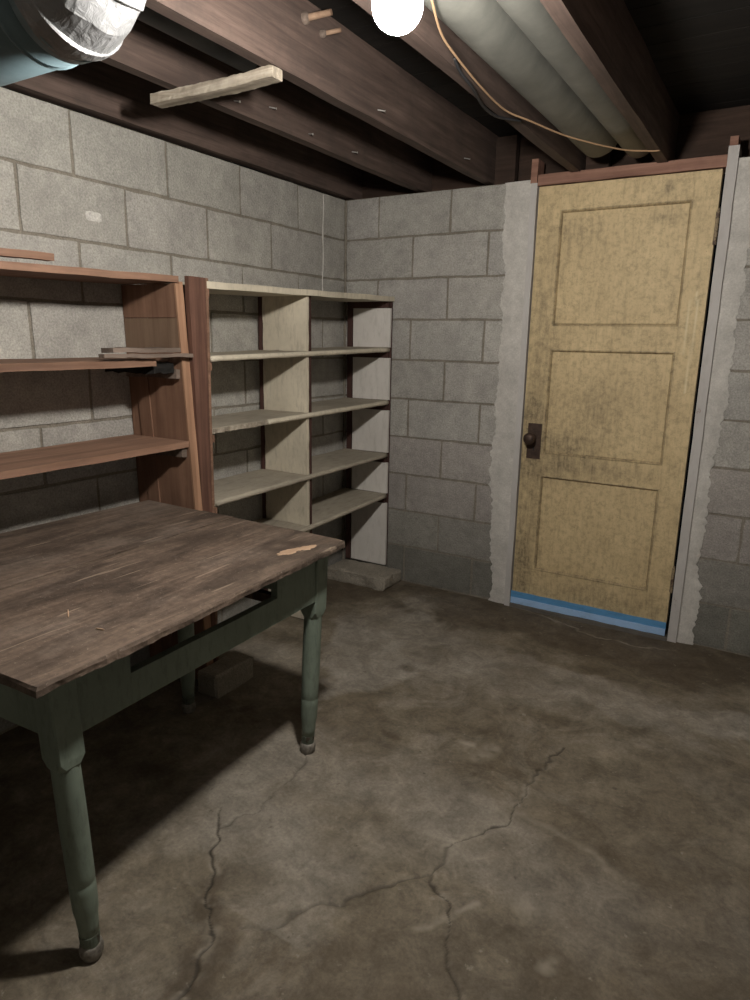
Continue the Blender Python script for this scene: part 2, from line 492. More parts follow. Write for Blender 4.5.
STAIN = [(1.204, -2.453), (1.13, -2.35), (1.119, -2.263), (1.048, -2.167), (1.03, -2.08), (1.097, -2.166), (1.192, -2.218), (1.23, -2.273), (1.253, -2.371), (1.28, -2.418), (1.27, -2.6), (1.2, -2.6)]
PALE = [(0.515, -0.955), (0.425, -0.621), (0.489, -0.314), (0.619, -0.261), (0.737, -0.325), (0.872, -0.521), (1.027, -0.498), (1.45, -0.527), (1.713, -0.617), (1.994, -0.577), (2.6, -0.50), (2.6, -0.75), (1.985, -0.796), (1.792, -0.837), (1.535, -0.821), (1.25, -0.916), (0.978, -0.897), (0.858, -1.169), (0.772, -1.314)]
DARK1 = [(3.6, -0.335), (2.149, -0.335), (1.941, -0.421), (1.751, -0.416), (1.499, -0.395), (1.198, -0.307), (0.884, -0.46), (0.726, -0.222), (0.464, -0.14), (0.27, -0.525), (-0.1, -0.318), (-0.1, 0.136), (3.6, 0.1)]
DARK2 = [(1.70, -1.70), (1.75, -1.56), (1.90, -1.35), (2.088, -1.40), (2.5, -1.30), (2.8, -2.6), (1.35, -2.7), (1.32, -2.35), (1.50, -2.15), (1.60, -1.95)]  # brown mottling, widened to paint vignette darkening into the near floor's colour
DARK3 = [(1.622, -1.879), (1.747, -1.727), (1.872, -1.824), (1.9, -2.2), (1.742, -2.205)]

def build_floor():
    xs = np.unique(np.round(np.concatenate([np.linspace(-0.2, 0.3, 26), np.arange(0.3, 2.4, 0.0042), np.linspace(2.4, XR + 0.2, 30)]), 5))
    ys = np.unique(np.round(np.concatenate([np.linspace(YF - 0.2, -2.75, 40), np.arange(-2.75, 0.02, 0.0042), np.linspace(0.02, 0.3, 8)]), 5))
    X, Y = np.meshgrid(xs, ys, indexing='ij')
    wx = X + 0.034 * fbm(X, Y, 13, 3, 3)
    wy = Y + 0.034 * fbm(X, Y, 13, 31, 3)
    sx = X + 0.11 * fbm(X, Y, 6, 51, 4)
    sy = Y + 0.11 * fbm(X, Y, 6, 71, 4)
    crack = np.zeros_like(X); depth = np.zeros_like(X); spall = np.zeros_like(X)
    mod = np.clip(0.75 + 0.9 * vnoise(X, Y, 11, 91), 0.25, 1.2)
    for pts, w, dk, sp in CRACKS:
        d = seg_dist(wx, wy, pts)
        c = np.clip(1.45 - d / (0.72 * w * mod + 0.0010), 0, 1)
        crack = np.maximum(crack, c * dk * np.clip(0.75 + 0.8 * vnoise(X, Y, 7, 93), 0.45, 0.95))
        depth = np.maximum(depth, np.clip(1.3 - d / w, 0, 1) * 0.005)
        halo = np.clip(1 - d / (w * 5), 0, 1) * np.clip(fbm(X, Y, 30, 17, 3) * 2.2, 0, 1)
        spall = np.maximum(spall, halo * sp * 2)
    for pts, w, amt in STREAKS:
        d = seg_dist(wx, wy, pts)
        spall = np.maximum(spall, np.clip(1.2 - d / w, 0, 1) * amt * np.clip(0.7 + fbm(X, Y, 25, 19, 3), 0, 1))
    for (px, py, r, a) in [(1.35, -1.288, .025, .8), (1.433, -1.255, .03, .5), (1.409, -1.317, .045, .45), (1.751, -1.816, .035, .45), (1.838, -1.942, .018, .5)]:
        d = np.hypot(wx - px, wy - py)
        spall = np.maximum(spall, np.clip(1.4 - d / r, 0, 1) * a * np.clip(0.8 + 1.2 * fbm(X, Y, 40, 23, 3), 0, 1))
    pale = poly_mask(sx, sy, PALE, 0.022) * np.clip(0.75 + 0.8 * fbm(X, Y, 5, 41, 4), 0, 1)
    pale = np.maximum(pale, np.clip(fbm(X, Y, 2.2, 43, 5) * 1.6, 0, 0.7) * (Y > -2.2))
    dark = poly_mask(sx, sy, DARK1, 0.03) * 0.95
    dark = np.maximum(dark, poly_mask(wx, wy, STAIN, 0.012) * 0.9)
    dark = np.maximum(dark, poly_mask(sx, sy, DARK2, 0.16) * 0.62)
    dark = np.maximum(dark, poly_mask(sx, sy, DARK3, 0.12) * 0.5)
    for (px, py, r) in [(0.508, -0.074, .03), (0.65, -0.352, .035), (0.935, -0.904, .03), (1.123, -1.363, .022), (0.55, -0.33, .05)]:
        dark = np.maximum(dark, np.clip(1.5 - np.hypot(wx - px, wy - py) / r, 0, 1) * 0.9)
    Z = 0.006 * fbm(X, Y, 2.5, 5, 4) + 0.0012 * fbm(X, Y, 25, 9, 3) - depth + 0.0012 * pale
    Z -= 0.004
    nx, ny = X.shape
    co = np.stack([X, Y, Z], -1).reshape(-1, 3)
    ii, jj = np.meshgrid(np.arange(nx - 1), np.arange(ny - 1), indexing='ij')
    a = (ii * ny + jj).ravel()
    quads = np.stack([a, a + ny, a + ny + 1, a + 1], -1)
    me = bpy.data.meshes.new('floor')
    me.vertices.add(len(co)); me.vertices.foreach_set('co', co.ravel())
    nq = len(quads)
    me.loops.add(nq * 4); me.loops.foreach_set('vertex_index', quads.ravel())
    me.polygons.add(nq)
    me.polygons.foreach_set('loop_start', np.arange(nq) * 4)
    me.polygons.foreach_set('loop_total', np.full(nq, 4))
    me.polygons.foreach_set('use_smooth', np.ones(nq, bool))
    me.update(calc_edges=True)
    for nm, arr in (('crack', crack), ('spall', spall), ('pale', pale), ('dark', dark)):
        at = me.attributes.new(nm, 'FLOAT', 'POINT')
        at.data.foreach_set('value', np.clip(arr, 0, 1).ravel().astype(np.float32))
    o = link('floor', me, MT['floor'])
    tag(o, 'cracked and stained brown grey concrete basement floor', 'floor', kind='structure')
build_floor()

# ------------------------------------------------------------------ block walls
def block_mesh(w, h, seed):
    """a concrete block: front face at y=0, running back to y=0.06"""
    bm = bmesh.new()
    nx = max(3, round(w / 0.045)); nzz = max(3, round(h / 0.045))
    def f(p, e):
        d = 0.0014 * nz(p, 16, seed) + 0.0009 * nz(p, 60, seed + 3)
        q = Vector(p)
        if p.y < 1e-6: q.y += d
        if e >= 2:
            q.x += 0.0045 * nz(p, 17, seed + 7) + 0.0015 * nz(p, 60, seed)
            q.z += 0.0040 * nz(p, 17, seed + 9) + 0.0015 * nz(p, 60, seed + 1)
            if p.y < 1e-6:
                q.y += 0.0022
        return q
    grid_box(bm, (-w / 2, 0, -h / 2), (w / 2, 0.06, h / 2), (nx, 1, nzz), f)
    es = [e for e in bm.edges if all(v.co.y < 0.01 for v in e.verts) and len(e.link_faces) == 2 and e.calc_face_angle(0) > 0.9]
    bmesh.ops.bevel(bm, geom=es, offset=0.0036, segments=2, profile=0.5, affect='EDGES')
    bmesh.ops.recalc_face_normals(bm, faces=bm.faces)
    me = bpy.data.meshes.new('block')
    bm.to_mesh(me); bm.free()
    me.materials.append(MT['block'])
    return me

JT = 0.0115
_cache = {}
def get_block(w, v):
    key = (round(w, 3), v)
    if key not in _cache: _cache[key] = block_mesh(w - JT, CR - JT, len(_cache) * 1.37 + 0.3)
    return _cache[key]

def lay(wall, parent, a0, a1, course, first_half, tintf):
    """lay one course from a0 to a1 along the wall (a = distance from the corner)"""
    z = H - (course - 0.5) * CR
    joints = [0.0]
    p = CR if first_half else 2 * CR
    while p < a1 + 0.5:
        joints.append(p); p += 2 * CR
    for s, e in zip(joints[:-1], joints[1:]):
        s2, e2 = max(s, a0), min(e, a1)
        if e2 - s2 < 0.03: continue
        o = bpy.data.objects.new('block', get_block(e2 - s2, random.randrange(4)))
        COL.objects.link(o)
        c = (s2 + e2) / 2
        if wall == 'back':
            o.location = (c, random.uniform(-0.0012, 0.0012), z)
        else:
            o.location = (random.uniform(-0.0012, 0.0012), -c, z)
            o.rotation_euler = (0, 0, math.pi / 2)
        t = tintf(c, course)
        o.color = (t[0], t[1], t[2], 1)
        o.parent = parent

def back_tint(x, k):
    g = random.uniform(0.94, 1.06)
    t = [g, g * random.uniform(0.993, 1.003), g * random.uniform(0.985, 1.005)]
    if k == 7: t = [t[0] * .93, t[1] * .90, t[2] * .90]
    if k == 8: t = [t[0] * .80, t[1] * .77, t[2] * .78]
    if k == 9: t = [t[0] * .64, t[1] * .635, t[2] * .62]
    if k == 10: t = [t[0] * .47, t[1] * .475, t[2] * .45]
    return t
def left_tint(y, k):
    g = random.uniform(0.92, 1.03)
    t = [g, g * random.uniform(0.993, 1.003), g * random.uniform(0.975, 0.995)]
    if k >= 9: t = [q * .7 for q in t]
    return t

JF = 0.006   # joints recessed behind the block faces
wb = box('wall_back', (-0.2, JF, -0.05), (1.03, 0.2, H - 0.003), MT['mortar'], bevel=0)
bm = bmesh.new(); bm.from_mesh(wb.data)
grid_box(bm, (1.80, JF, -0.05), (XR + 0.2, 0.2, H - 0.003))
bm.to_mesh(wb.data); bm.free()
tag(wb, 'grey concrete block wall with the yellow door in it', 'wall', kind='structure')
wl = box('wall_left', (-0.2, YF - 0.2, -0.05), (-JF, 0.0, H - 0.003), MT['mortar'], bevel=0)
tag(wl, 'grey concrete block wall behind the two shelving units', 'wall', kind='structure')
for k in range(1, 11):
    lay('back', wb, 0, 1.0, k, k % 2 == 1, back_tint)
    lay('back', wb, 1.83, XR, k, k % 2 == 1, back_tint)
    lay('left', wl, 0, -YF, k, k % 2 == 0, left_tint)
wr = box('wall_right', (XR, YF - 0.2, -0.05), (XR + 0.2, 0.0, H), block_mat('plain block wall', (1, 1, 1), False), bevel=0)
tag(wr, 'plain grey concrete wall on the side away from the shelves', 'wall', kind='structure')
wf = box('wall_front', (0.0, YF - 0.2, -0.05), (XR, YF, H), wr.data.materials[0], bevel=0)
tag(wf, 'plain grey concrete wall facing the yellow door', 'wall', kind='structure')

# thin bead of caulk and a dab of plaster on the left wall
def thin_patch(name, pts_fn, mat, parent):
    bm = bmesh.new(); pts_fn(bm)
    return from_bm(name, bm, mat, parent)
def caulk(bm):
    pts = [(0.0015, -0.205 + 0.003 * math.sin(i * 1.3) - 0.002 * i / 3, 2.02 - i * 0.05) for i in range(11)]
    tube(bm, pts, [0.0035 + 0.001 * math.sin(i * 2.1) for i in range(11)], 6)
thin_patch('caulk_bead', caulk, MT['parge'], wl)
def corner_bead(bm):
    pts = [(0.004, -0.004, 2.02 - i * 0.05) for i in range(41)]
    tube(bm, pts, [0.007 + 0.002 * math.sin(i * 2.1) for i in range(41)], 6)
thin_patch('corner_mortar', corner_bead, MT['mortar'], wl)
def blob(bm, x, y0, y1, z0, z1, seed, n=18, t=0.002):
    cy, cz = (y0 + y1) / 2, (z0 + z1) / 2
    ring = []
    for i in range(n):
        a = 2 * math.pi * i / n
        ca, sa = math.cos(a), math.sin(a)
        q = max(abs(ca), abs(sa)) ** 0.8
        r = 1 / q * (1 + 0.16 * noise.noise(Vector((ca * 2, sa * 2, seed))))
        ring.append((cy + ca * r * (y1 - y0) / 2, cz + sa * r * (z1 - z0) / 2))
    v0 = [bm.verts.new((x, a, b)) for a, b in ring]
    v1 = [bm.verts.new((x + t, cy + (a - cy) * .93, cz + (b - cz) * .93)) for a, b in ring]
    for i in range(n): bm.faces.new((v0[i], v0[(i + 1) % n], v1[(i + 1) % n], v1[i]))
    bm.faces.new(v1); bm.faces.new(list(reversed(v0)))
thin_patch('plaster_dab', lambda b: blob(b, 0.0005, -1.594, -1.530, 1.695, 1.728, 4.0), MT['dab'], wl)

# ------------------------------------------------------------------ cement render beside the door
def ragged_band(name, zs, rag, straight, sign):
    """render between a ragged feathered edge and the straight door jamb"""
    bm = bmesh.new()
    n = 260
    cols = 7
    rows = []
    for i in range(n + 1):
        z = -0.004 + (H + 0.002) * i / n
        xr = np.interp(z, zs, rag)
        xr += sign * (0.022 * noise.noise(Vector((1.0, 0.3, z * 7 + sign))) + 0.013 * noise.noise(Vector((4.0, 0.3, z * 38 + sign))) + 0.005 * noise.noise(Vector((9.0, 0.3, z * 120 + sign))))
        row = []
        for j in range(cols + 1):
            t = j / cols
            x = xr + (straight - xr) * t
            th = 0.0025 + 0.006 * min(1, t * 2.2) + 0.0016 * noise.noise(Vector((x * 20, 2.0, z * 20)))
            row.append(bm.verts.new((x, -th, z)))
        row.insert(0, bm.verts.new((xr - sign * 0.0015, 0.006, z)))
        row.append(bm.verts.new((straight, 0.03, z)))
        rows.append(row)
    for i in range(n):
        for j in range(len(rows[0]) - 1):
            bm.faces.new((rows[i][j], rows[i][j + 1], rows[i + 1][j + 1], rows[i + 1][j]))
    o = from_bm(name, bm, MT['parge'], wb)
    o['label'] = 'pale cement render with a ragged edge beside the door'
    return o
ragged_band('cement_render', [0, .325, .689, 1.04, 1.513, 2.03], [.922, .918, .896, .901, .897, .885], 1.012, 1)
ragged_band('cement_render', [0, .21, .489, .886, 1.099, 1.382, 1.689, 2.03], [1.905, 1.897, 1.890, 1.880, 1.908, 1.903, 1.918, 1.935], 1.836, -1)

# ------------------------------------------------------------------ door, jambs, header
def put_attr(o, name, fn):
    me = o.data
    at = me.attributes.new(name, 'FLOAT', 'POINT')
    at.data.foreach_set('value', [max(0.0, min(1.0, fn(v.co))) for v in me.vertices])

def g2(x, z, cx, cz, sx, sz):
    return math.exp(-((x - cx) / sx) ** 2 - ((z - cz) / sz) ** 2)
def grime(p):
    x, z = p.x, p.z
    v = 0.32
    v += 0.75 * g2(x, z, 1.085, 0.22, 0.05, 0.20) + 0.45 * g2(x, z, 1.09, 0.70, 0.07, 0.35) + 0.45 * g2(x, z, 1.20, 0.78, 0.2, 0.10)
    v += 0.40 * g2(x, z, 1.38, 1.02, 0.13, 0.12) + 0.35 * g2(x, z, 1.5, 0.12, 0.4, 0.06) + 0.35 * g2(x, z, 1.22, 1.80, 0.10, 0.05)
    v += 0.35 * g2(x, z, 1.10, 1.30, 0.06, 0.35) + 0.8 * g2(x, z, 1.595, 1.948, 0.018, 0.022) + 0.4 * g2(x, z, 1.6, 1.83, 0.07, 0.02)
    v += 0.35 * g2(x, z, 1.37, 0.75, 0.3, 0.04) + 0.6 * g2(x, z, 1.09, 0.98, 0.05, 0.08) + 0.4 * g2(x, z, 1.25, 0.86, .12, .05)
    return min(1, v)
def scuff(p):
    x, z = p.x, p.z
    v = 0
    for (x0, z0, x1, z1) in [(1.725, 1.50, 1.718, 1.28), (1.755, 1.50, 1.745, 1.12), (1.745, 1.53, 1.757, 1.42)]:
        t = max(0, min(1, ((x - x0) * (x1 - x0) + (z - z0) * (z1 - z0)) / ((x1 - x0) ** 2 + (z1 - z0) ** 2)))
        d = math.hypot(x - x0 - t * (x1 - x0), z - z0 - t * (z1 - z0))
        v = max(v, 0.6 * max(0, 1 - d / 0.006))
    return v

DX0, DX1, DZ0, DZ1 = 1.047, 1.785, 0.072, 1.996
PX0, PX1 = 1.150, 1.690
PZ = [(0.212, 0.694), (0.800, 1.290), (1.394, 1.892)]
DY = -0.012
door = empty('door_1', (1.416, 0.0, 0.02))
tag(door, 'dirty yellow three panel wooden door with rusty knob', 'door', kind='structure')
def door_piece(name, lo, hi, cell=0.014, bevel=0.0015):
    n = (max(1, round((hi[0] - lo[0]) / cell)), 1, max(1, round((hi[2] - lo[2]) / cell)))
    o = box(name, lo, hi, MT['door'], door, bevel, n=n)
    put_attr(o, 'grime', grime); put_attr(o, 'scuff', scuff)
    return o
door_piece('stile', (DX0, DY, DZ0), (PX0, 0.028, DZ1))
door_piece('stile', (PX1, DY, DZ0), (DX1, 0.028, DZ1), 0.008)
edges = [(DZ0, PZ[0][0]), (PZ[0][1], PZ[1][0]), (PZ[1][1], PZ[2][0]), (PZ[2][1], DZ1)]
for a, b in edges: door_piece('rail', (PX0 + .0006, DY + .0004, a), (PX1 - .0006, 0.0275, b))
for a, b in PZ:
    p = door_piece('panel', (PX0, DY + 0.010, a), (PX1, 0.02, b))
    # moulding: a mitred frame with a sloped inner face
    bm = bmesh.new()
    prof = [(0.0, DY + 0.0095), (0.0, DY - 0.002), (0.004, DY - 0.003), (0.008, DY + 0.001), (0.012, DY + 0.0095)]
    loops = []
    for off, y in prof:
        x0, x1, z0, z1 = PX0 + off, PX1 - off, a + off, b - off
        pts = []
        m_ = 36
        for k in range(m_): pts.append((x0 + (x1 - x0) * k / m_, z0))
        for k in range(m_): pts.append((x1, z0 + (z1 - z0) * k / m_))
        for k in range(m_): pts.append((x1 - (x1 - x0) * k / m_, z1))
        for k in range(m_): pts.append((x0, z1 - (z1 - z0) * k / m_))
        loops.append([bm.verts.new((x, y, z)) for x, z in pts])
    for r0, r1 in zip(loops[:-1], loops[1:]):
        for k in range(len(r0)):
            bm.faces.new((r0[k], r0[(k + 1) % len(r0)], r1[(k + 1) % len(r0)], r1[k]))
    mo = from_bm('moulding', bm, MT['door'], door)
    put_attr(mo, 'grime', lambda q: grime(q) + 0.45)
    put_attr(mo, 'scuff', lambda q: 0)
# lock plate, knob, keyhole
pl = box('lock_plate', (1.073, DY - 0.004, 0.772), (1.140, DY + 0.002, 0.942), MT['rust'], door, 0.002)
pl['label'] = 'dark rusty iron lock plate'
bm = bmesh.new()
kx, kz = 1.098, 0.873
prof = [(0.0, 0.020), (0.006, 0.020), (0.009, 0.012), (0.030, 0.010), (0.036, 0.020), (0.044, 0.027), (0.054, 0.0285), (0.063, 0.024), (0.068, 0.013), (0.069, 0.002)]
tube(bm, [(kx, DY - 0.003 - d, kz) for d, r in prof], [r for d, r in prof], 24)
kn = from_bm('knob', bm, MT['rust'], pl, True)
kh = box('keyhole', (1.104, DY - 0.0052, 0.812), (1.109, DY - 0.003, 0.832), MT['blackcable'], pl, 0.001)
# hinges: barrel with knuckles and a thin leaf
for (z0, z1) in [(1.712, 1.842), (0.228, 0.346)]:
    bm = bmesh.new()
    hx, hy = 1.7885, DY - 0.006
    n = 5
    for k in range(n):
        a, b = z0 + (z1 - z0) * k / n + 0.0008, z0 + (z1 - z0) * (k + 1) / n - 0.0008
        tube(bm, [(hx, hy, a), (hx, hy, a + .001), (hx, hy, b - .001), (hx, hy, b)], [0.0055, 0.0068, 0.0068, 0.0055], 12)
    tube(bm, [(hx, hy, z1), (hx, hy, z1 + .004), (hx, hy, z1 + .009)], [0.003, 0.006, 0.003], 10)
    grid_box(bm, (1.7805, DY - 0.0022, z0 + .004), (1.7885, DY - 0.0002, z1 - .004))
    from_bm('hinge', bm, MT['hinge'], door)
# blue sweep along the foot
sw = box('door_sweep', (DX0 - 0.004, DY - 0.006, 0.050), (DX1, DY + 0.004, 0.0805), MT['tape2'], door, 0.0015, n=(30, 1, 2), f=worn(0.0012, 25, 3))
sw['label'] = 'dark blue upper strip of the door sweep'
sw = box('door_sweep', (DX0 - 0.002, DY - 0.010, 0.018), (DX1, DY + 0.004, 0.0505), MT['tape'], door, 0.0015, n=(30, 1, 2), f=worn(0.0012, 25, 8))
sw['label'] = 'pale blue lower strip of the door sweep'

def trim(name, label, lo, hi, mat, n=(1, 1, 20), seed=0, parent=None):
    o = box(name, lo, hi, mat, parent, 0.0025, n=n, f=worn(0.0018, 6, seed, 1.5))
    if parent is None: tag(o, label, 'trim', kind='structure')
    return o
t1 = trim('trim_1', 'grey painted door jamb on the knob side', (1.012, -0.022, -0.004), (1.0405, 0.10, 2.012), MT['jamb'], seed=2)
t2 = trim('trim_2', 'grey painted door jamb on the hinge side', (1.798, -0.022, -0.004), (1.836, 0.10, 2.075), MT['jamb'], seed=5)
t3 = trim('trim_3', 'red brown wooden header board over the yellow door', (1.041, -0.024, 2.0), (1.797, 0.10, 2.044), MT['header'], (20, 1, 1), 7)
t4 = trim('trim_4', 'short bare brown post stub above the knob side jamb', (1.008, -0.023, 2.013), (1.038, 0.06, 2.112), MT['header'], (1, 1, 4), 9)
t5 = trim('trim_5', 'bare brown post stub above the hinge side jamb', (1.799, -0.026, 2.076), (1.829, 0.06, 2.108), MT['header'], (1, 1, 4), 11)
t6 = trim('trim_6', 'weathered wooden threshold under the blue door sweep', (1.043, -0.028, -0.012), (1.796, 0.09, 0.016), MT['sill'], (20, 1, 1), 13)

# ------------------------------------------------------------------ ceiling: subfloor, joists
JB, JTOP = 2.040, 2.252
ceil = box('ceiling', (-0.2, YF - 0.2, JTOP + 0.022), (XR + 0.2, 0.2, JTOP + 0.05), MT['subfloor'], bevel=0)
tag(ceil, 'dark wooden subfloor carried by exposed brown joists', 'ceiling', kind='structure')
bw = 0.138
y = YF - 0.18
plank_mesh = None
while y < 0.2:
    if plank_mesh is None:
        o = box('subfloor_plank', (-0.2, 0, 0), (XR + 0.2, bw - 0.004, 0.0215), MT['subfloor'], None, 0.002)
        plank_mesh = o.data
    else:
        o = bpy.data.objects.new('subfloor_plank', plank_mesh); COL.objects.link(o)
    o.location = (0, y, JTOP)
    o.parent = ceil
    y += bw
JX = [(-0.030, 0.028), (0.400, 0.441), (0.762, 0.804), (1.186, 1.227), (1.540, 1.581), (1.955, 1.996), (2.36, 2.40), (2.765, 2.806), (3.17, 3.21), (3.56, 3.60)]
for i, (a, b) in enumerate(JX):
    box('joist', (a, YF, JB), (b, 0.12, JTOP - 0.0005), MT['joist'], ceil, 0.003, n=(1, 60, 3), f=worn(0.0022, 5, i * 1.9 + 1, 1.3))
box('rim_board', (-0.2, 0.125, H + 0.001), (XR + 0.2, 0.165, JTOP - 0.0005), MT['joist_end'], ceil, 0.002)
for a, b in zip(JX[:-1], JX[1:]):        # short blocking pieces between joist ends
    if a[1] in (0.804, 1.227):
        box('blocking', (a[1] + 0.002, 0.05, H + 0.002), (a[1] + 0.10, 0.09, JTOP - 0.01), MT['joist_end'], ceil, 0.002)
# bright nail ends in the joist faces
bm = bmesh.new()
tube(bm, [(0, 0, 0), (0.006, 0, 0), (0.030, 0.0, -0.002), (0.031, 0, -0.002)], [0.0022, 0.0022, 0.0022, 0.004], 8)
bmesh.ops.recalc_face_normals(bm, faces=bm.faces)
nail_me = bpy.data.meshes.new('nail'); bm.to_mesh(nail_me); bm.free(); nail_me.materials.append(MT['nail'])
for (x, y, z, a) in [(0.804, -1.02, 2.075, .2), (0.441, -0.92, 2.07, -.3), (0.441, -1.15, 2.10, .3), (0.804, -0.30, 2.08, .1), (0.441, -0.62, 2.075, 0), (0.441, -1.33, 2.07, 0)]:
    o = bpy.data.objects.new('nail', nail_me); COL.objects.link(o)
    o.location = (x - 0.004, y, z); o.rotation_euler = (0, 0.15, a); o.parent = ceil

# ------------------------------------------------------------------ shelving unit with bare boards, beside the flue
u1 = empty('shelving_unit', (0.15, -2.2, 0.0))
tag(u1, 'bare reddish wood shelving unit behind the green table', 'shelving unit')
def yc(zv): return -1.440 - (max(zv, 0.6) - 0.7) * 0.026           # the end panel leans a little along the wall
def lean(zv): return 0.272 + (1.52 - zv) * 0.035        # and its front edge comes out towards the floor
def panel_f(seed, off=0.0):
    def f(p, e):
        q = Vector(p)
        q.x = 0.004 + (lean(p.z) - 0.004) * p.x
        q.y = yc(p.z) + off + p.y + 0.001 * nz(p, 3, seed)
        return q
    return f
TP = 0.009
box('end_panel', (0, -TP, 0.0), (1, TP, 1.262), MT['ply'], u1, 0.001, panel_f(1), (4, 1, 10))
pp = box('end_panel', (0, -TP - .0005, 1.264), (1, TP, 1.378), MT['plypale'], u1, 0.001, panel_f(2), (4, 1, 3))
pp['label'] = 'paler wooden patch let into the end panel'
box('end_panel', (0, -TP, 1.380), (1, TP, 1.494), MT['ply'], u1, 0.001, panel_f(3), (4, 1, 3))
def strip_f(off0, off1, seed):
    def f(p, e):
        q = Vector(p)
        q.x = lean(p.z) + off0 + (off1 - off0) * p.x + 0.0012 * nz(p, 8, seed)
        q.y = yc(p.z) + p.y
        return q
    return f
box('batten', (0, -TP - 0.0055, 0.0), (1, -TP - 0.0008, 1.170), MT['ply'], u1, 0.001, strip_f(-0.235, -0.175, 2), (1, 1, 8))
box('edge_strip', (0, -TP - 0.001, 0.0), (1, TP, 1.492), MT['orange'], u1, 0.0012, strip_f(0.001, 0.008, 4), (1, 1, 20))
box('edge_strip', (0, TP + 0.001, 0.0), (1, TP + 0.017, 1.500), MT['orange'], u1, 0.0012, strip_f(-0.03, 0.006, 5), (1, 1, 20))
LY = -2.95
box('end_panel', (0.004, LY, 0.0), (0.285, LY + 0.02, 1.494), MT['ply'], u1, 0.001)
def shelf_board(name, y0, y1, x0, x1, zl, zr, th, mat, parent, seed, ny=60, bow=0.0, lab=None, nx=4):
    """a board along y with its top at zl (near end y0) .. zr (far end y1)"""
    base = worn(0.0016, 7, seed, 1.6, 0.0006)
    def f(p, e):
        q = base(p, e)
        t = (p.y - y0) / (y1 - y0)
        q.z += zl + (zr - zl) * t - bow * math.sin(math.pi * t)
        return q
    o = box(name, (x0, y0, -th), (x1, y1, 0), mat, parent, 0.003, f, (nx, ny, 1))
    if lab: o['label'] = lab
    return o
shelf_board('top_board', LY, -1.446, 0.006, 0.272, 1.502, 1.518, 0.021, MT['redshelf'], u1, 1, bow=0.006)
shelf_board('shelf', LY + .022, -1.585, 0.006, 0.297, 1.236, 1.240, 0.022, MT['redshelf'], u1, 2, bow=0.003)
shelf_board('shelf', LY + .022, -1.460, 0.006, 0.300, 0.948, 0.951, 0.022, MT['redshelf'], u1, 3, bow=0.003)
# charred, broken end of the middle shelf
def char_f(p, e):
    q = worn(0.004, 30, 6, 2.0, 0.004)(p, e)
    if p.z < 1.21: q.y += 0.012 * nz(p, 40, 2)
    return q
ce = box('broken_end', (0.03, -1.580, 1.192), (0.276, -1.490, 1.228), MT['charred'], u1, 0.001, char_f, (8, 10, 2))
ce['label'] = 'blackened broken end of the middle shelf'
for zz in (1.172, 0.892):
    box('cleat', (0.02, -1.486, zz), (lean(zz) - 0.004, yc(zz) - TP - 0.0065, zz + 0.032), MT['greywood'], u1, 0.002, worn(0.002, 20, zz), (10, 1, 2))

# loose boards lying on the middle shelf
lb = box('loose_board', (0.2935, -1.805, 1.2475), (0.318, -1.437, 1.2595), MT['greywood'], None, 0.0015, worn(0.0022, 14, 3, 2, 0.001), (2, 30, 1))
tag(lb, 'grey rough slat lying on the middle bare shelf, under the shorter one', 'board', 'loose boards on the bare shelf')
lb = box('loose_board', (0.262, -1.770, 1.2635), (0.314, -1.490, 1.2775), MT['greywood'], None, 0.0015, worn(0.0018, 14, 5, 2, 0.001), (4, 26, 1))
tag(lb, 'shorter thin board lying on top of the grey slat on the bare shelf', 'board', 'loose boards on the bare shelf')
def stick_f(p, e):
    q = worn(0.0015, 12, 2)(p, e)
    return q
st = box('wooden_stick', (0.225, -2.50, 1.5205), (0.262, -1.905, 1.5405), MT['redshelf'], None, 0.006, stick_f, (2, 40, 1), 3)
tag(st, 'reddish wooden stick lying on top of the bare shelving unit', 'stick')

# ------------------------------------------------------------------ cream painted shelving unit in the corner
u2 = empty('shelving_unit', (0.16, -0.70, 0.0))
tag(u2, 'cream painted shelving unit with open bays in the wall corner', 'shelving unit')
X0, X1 = 0.028, 0.304
YL, YM, YR = -1.352, -0.735, -0.008
def zl(a, b, y): return a + (b - a) * (y - YL) / (YR - YL)
SH = [(1.249, 1.280), (0.984, 1.005), (0.705, 0.720), (0.452, 0.494)]       # shelf tops at the left and right ends
TOP = (1.508, 1.538)
# top board: pale front edge
shelf_board('top_board', -1.350, -0.004, X0 - .01, X1 + 0.006, TOP[0], TOP[1], 0.024, MT['cream'], u2, 21)
for i, (a, b) in enumerate(SH):
    shelf_board('shelf', -1.338 - 0.012 * (1.5 - a) / 0.85, YR - 0.022, X0, X1 - 0.008, a, b, 0.020, MT['dusty'], u2, 23 + i, nx=5)
    # rounded nosing along the front; broken off at one end of the second shelf
    ys = -1.335 if i != 1 else -1.020
    n = 30
    bm = bmesh.new()
    pts = []
    for k in range(n + 1):
        yy = ys + (YR - 0.03 - ys) * k / n
        pts.append((X1 - 0.005, yy, zl(a, b, yy) - 0.0105 + 0.0007 * math.sin(k * 1.7)))
    tube(bm, pts, 0.0112, 12)
    ns = from_bm('nosing', bm, MT['cream'] if i < 2 else MT['dusty'], u2, True)
    if i == 1:
        bk = box('splintered_edge', (X1 - 0.0085, -1.335, zl(a, b, -1.335) - 0.0195), (X1 - 0.003, -1.022, zl(a, b, -1.335) - 0.003), MT['cleat'], u2, 0.0008,
                 lambda p, e: worn(0.0016, 40, 3, 2, 0.0012)(p, e) + Vector((0, 0, 0.008 * (p.y + 1.335) / 0.31 * 0.6)), (1, 60, 1))
        bk['label'] = 'raw splintered edge where the nosing is missing'
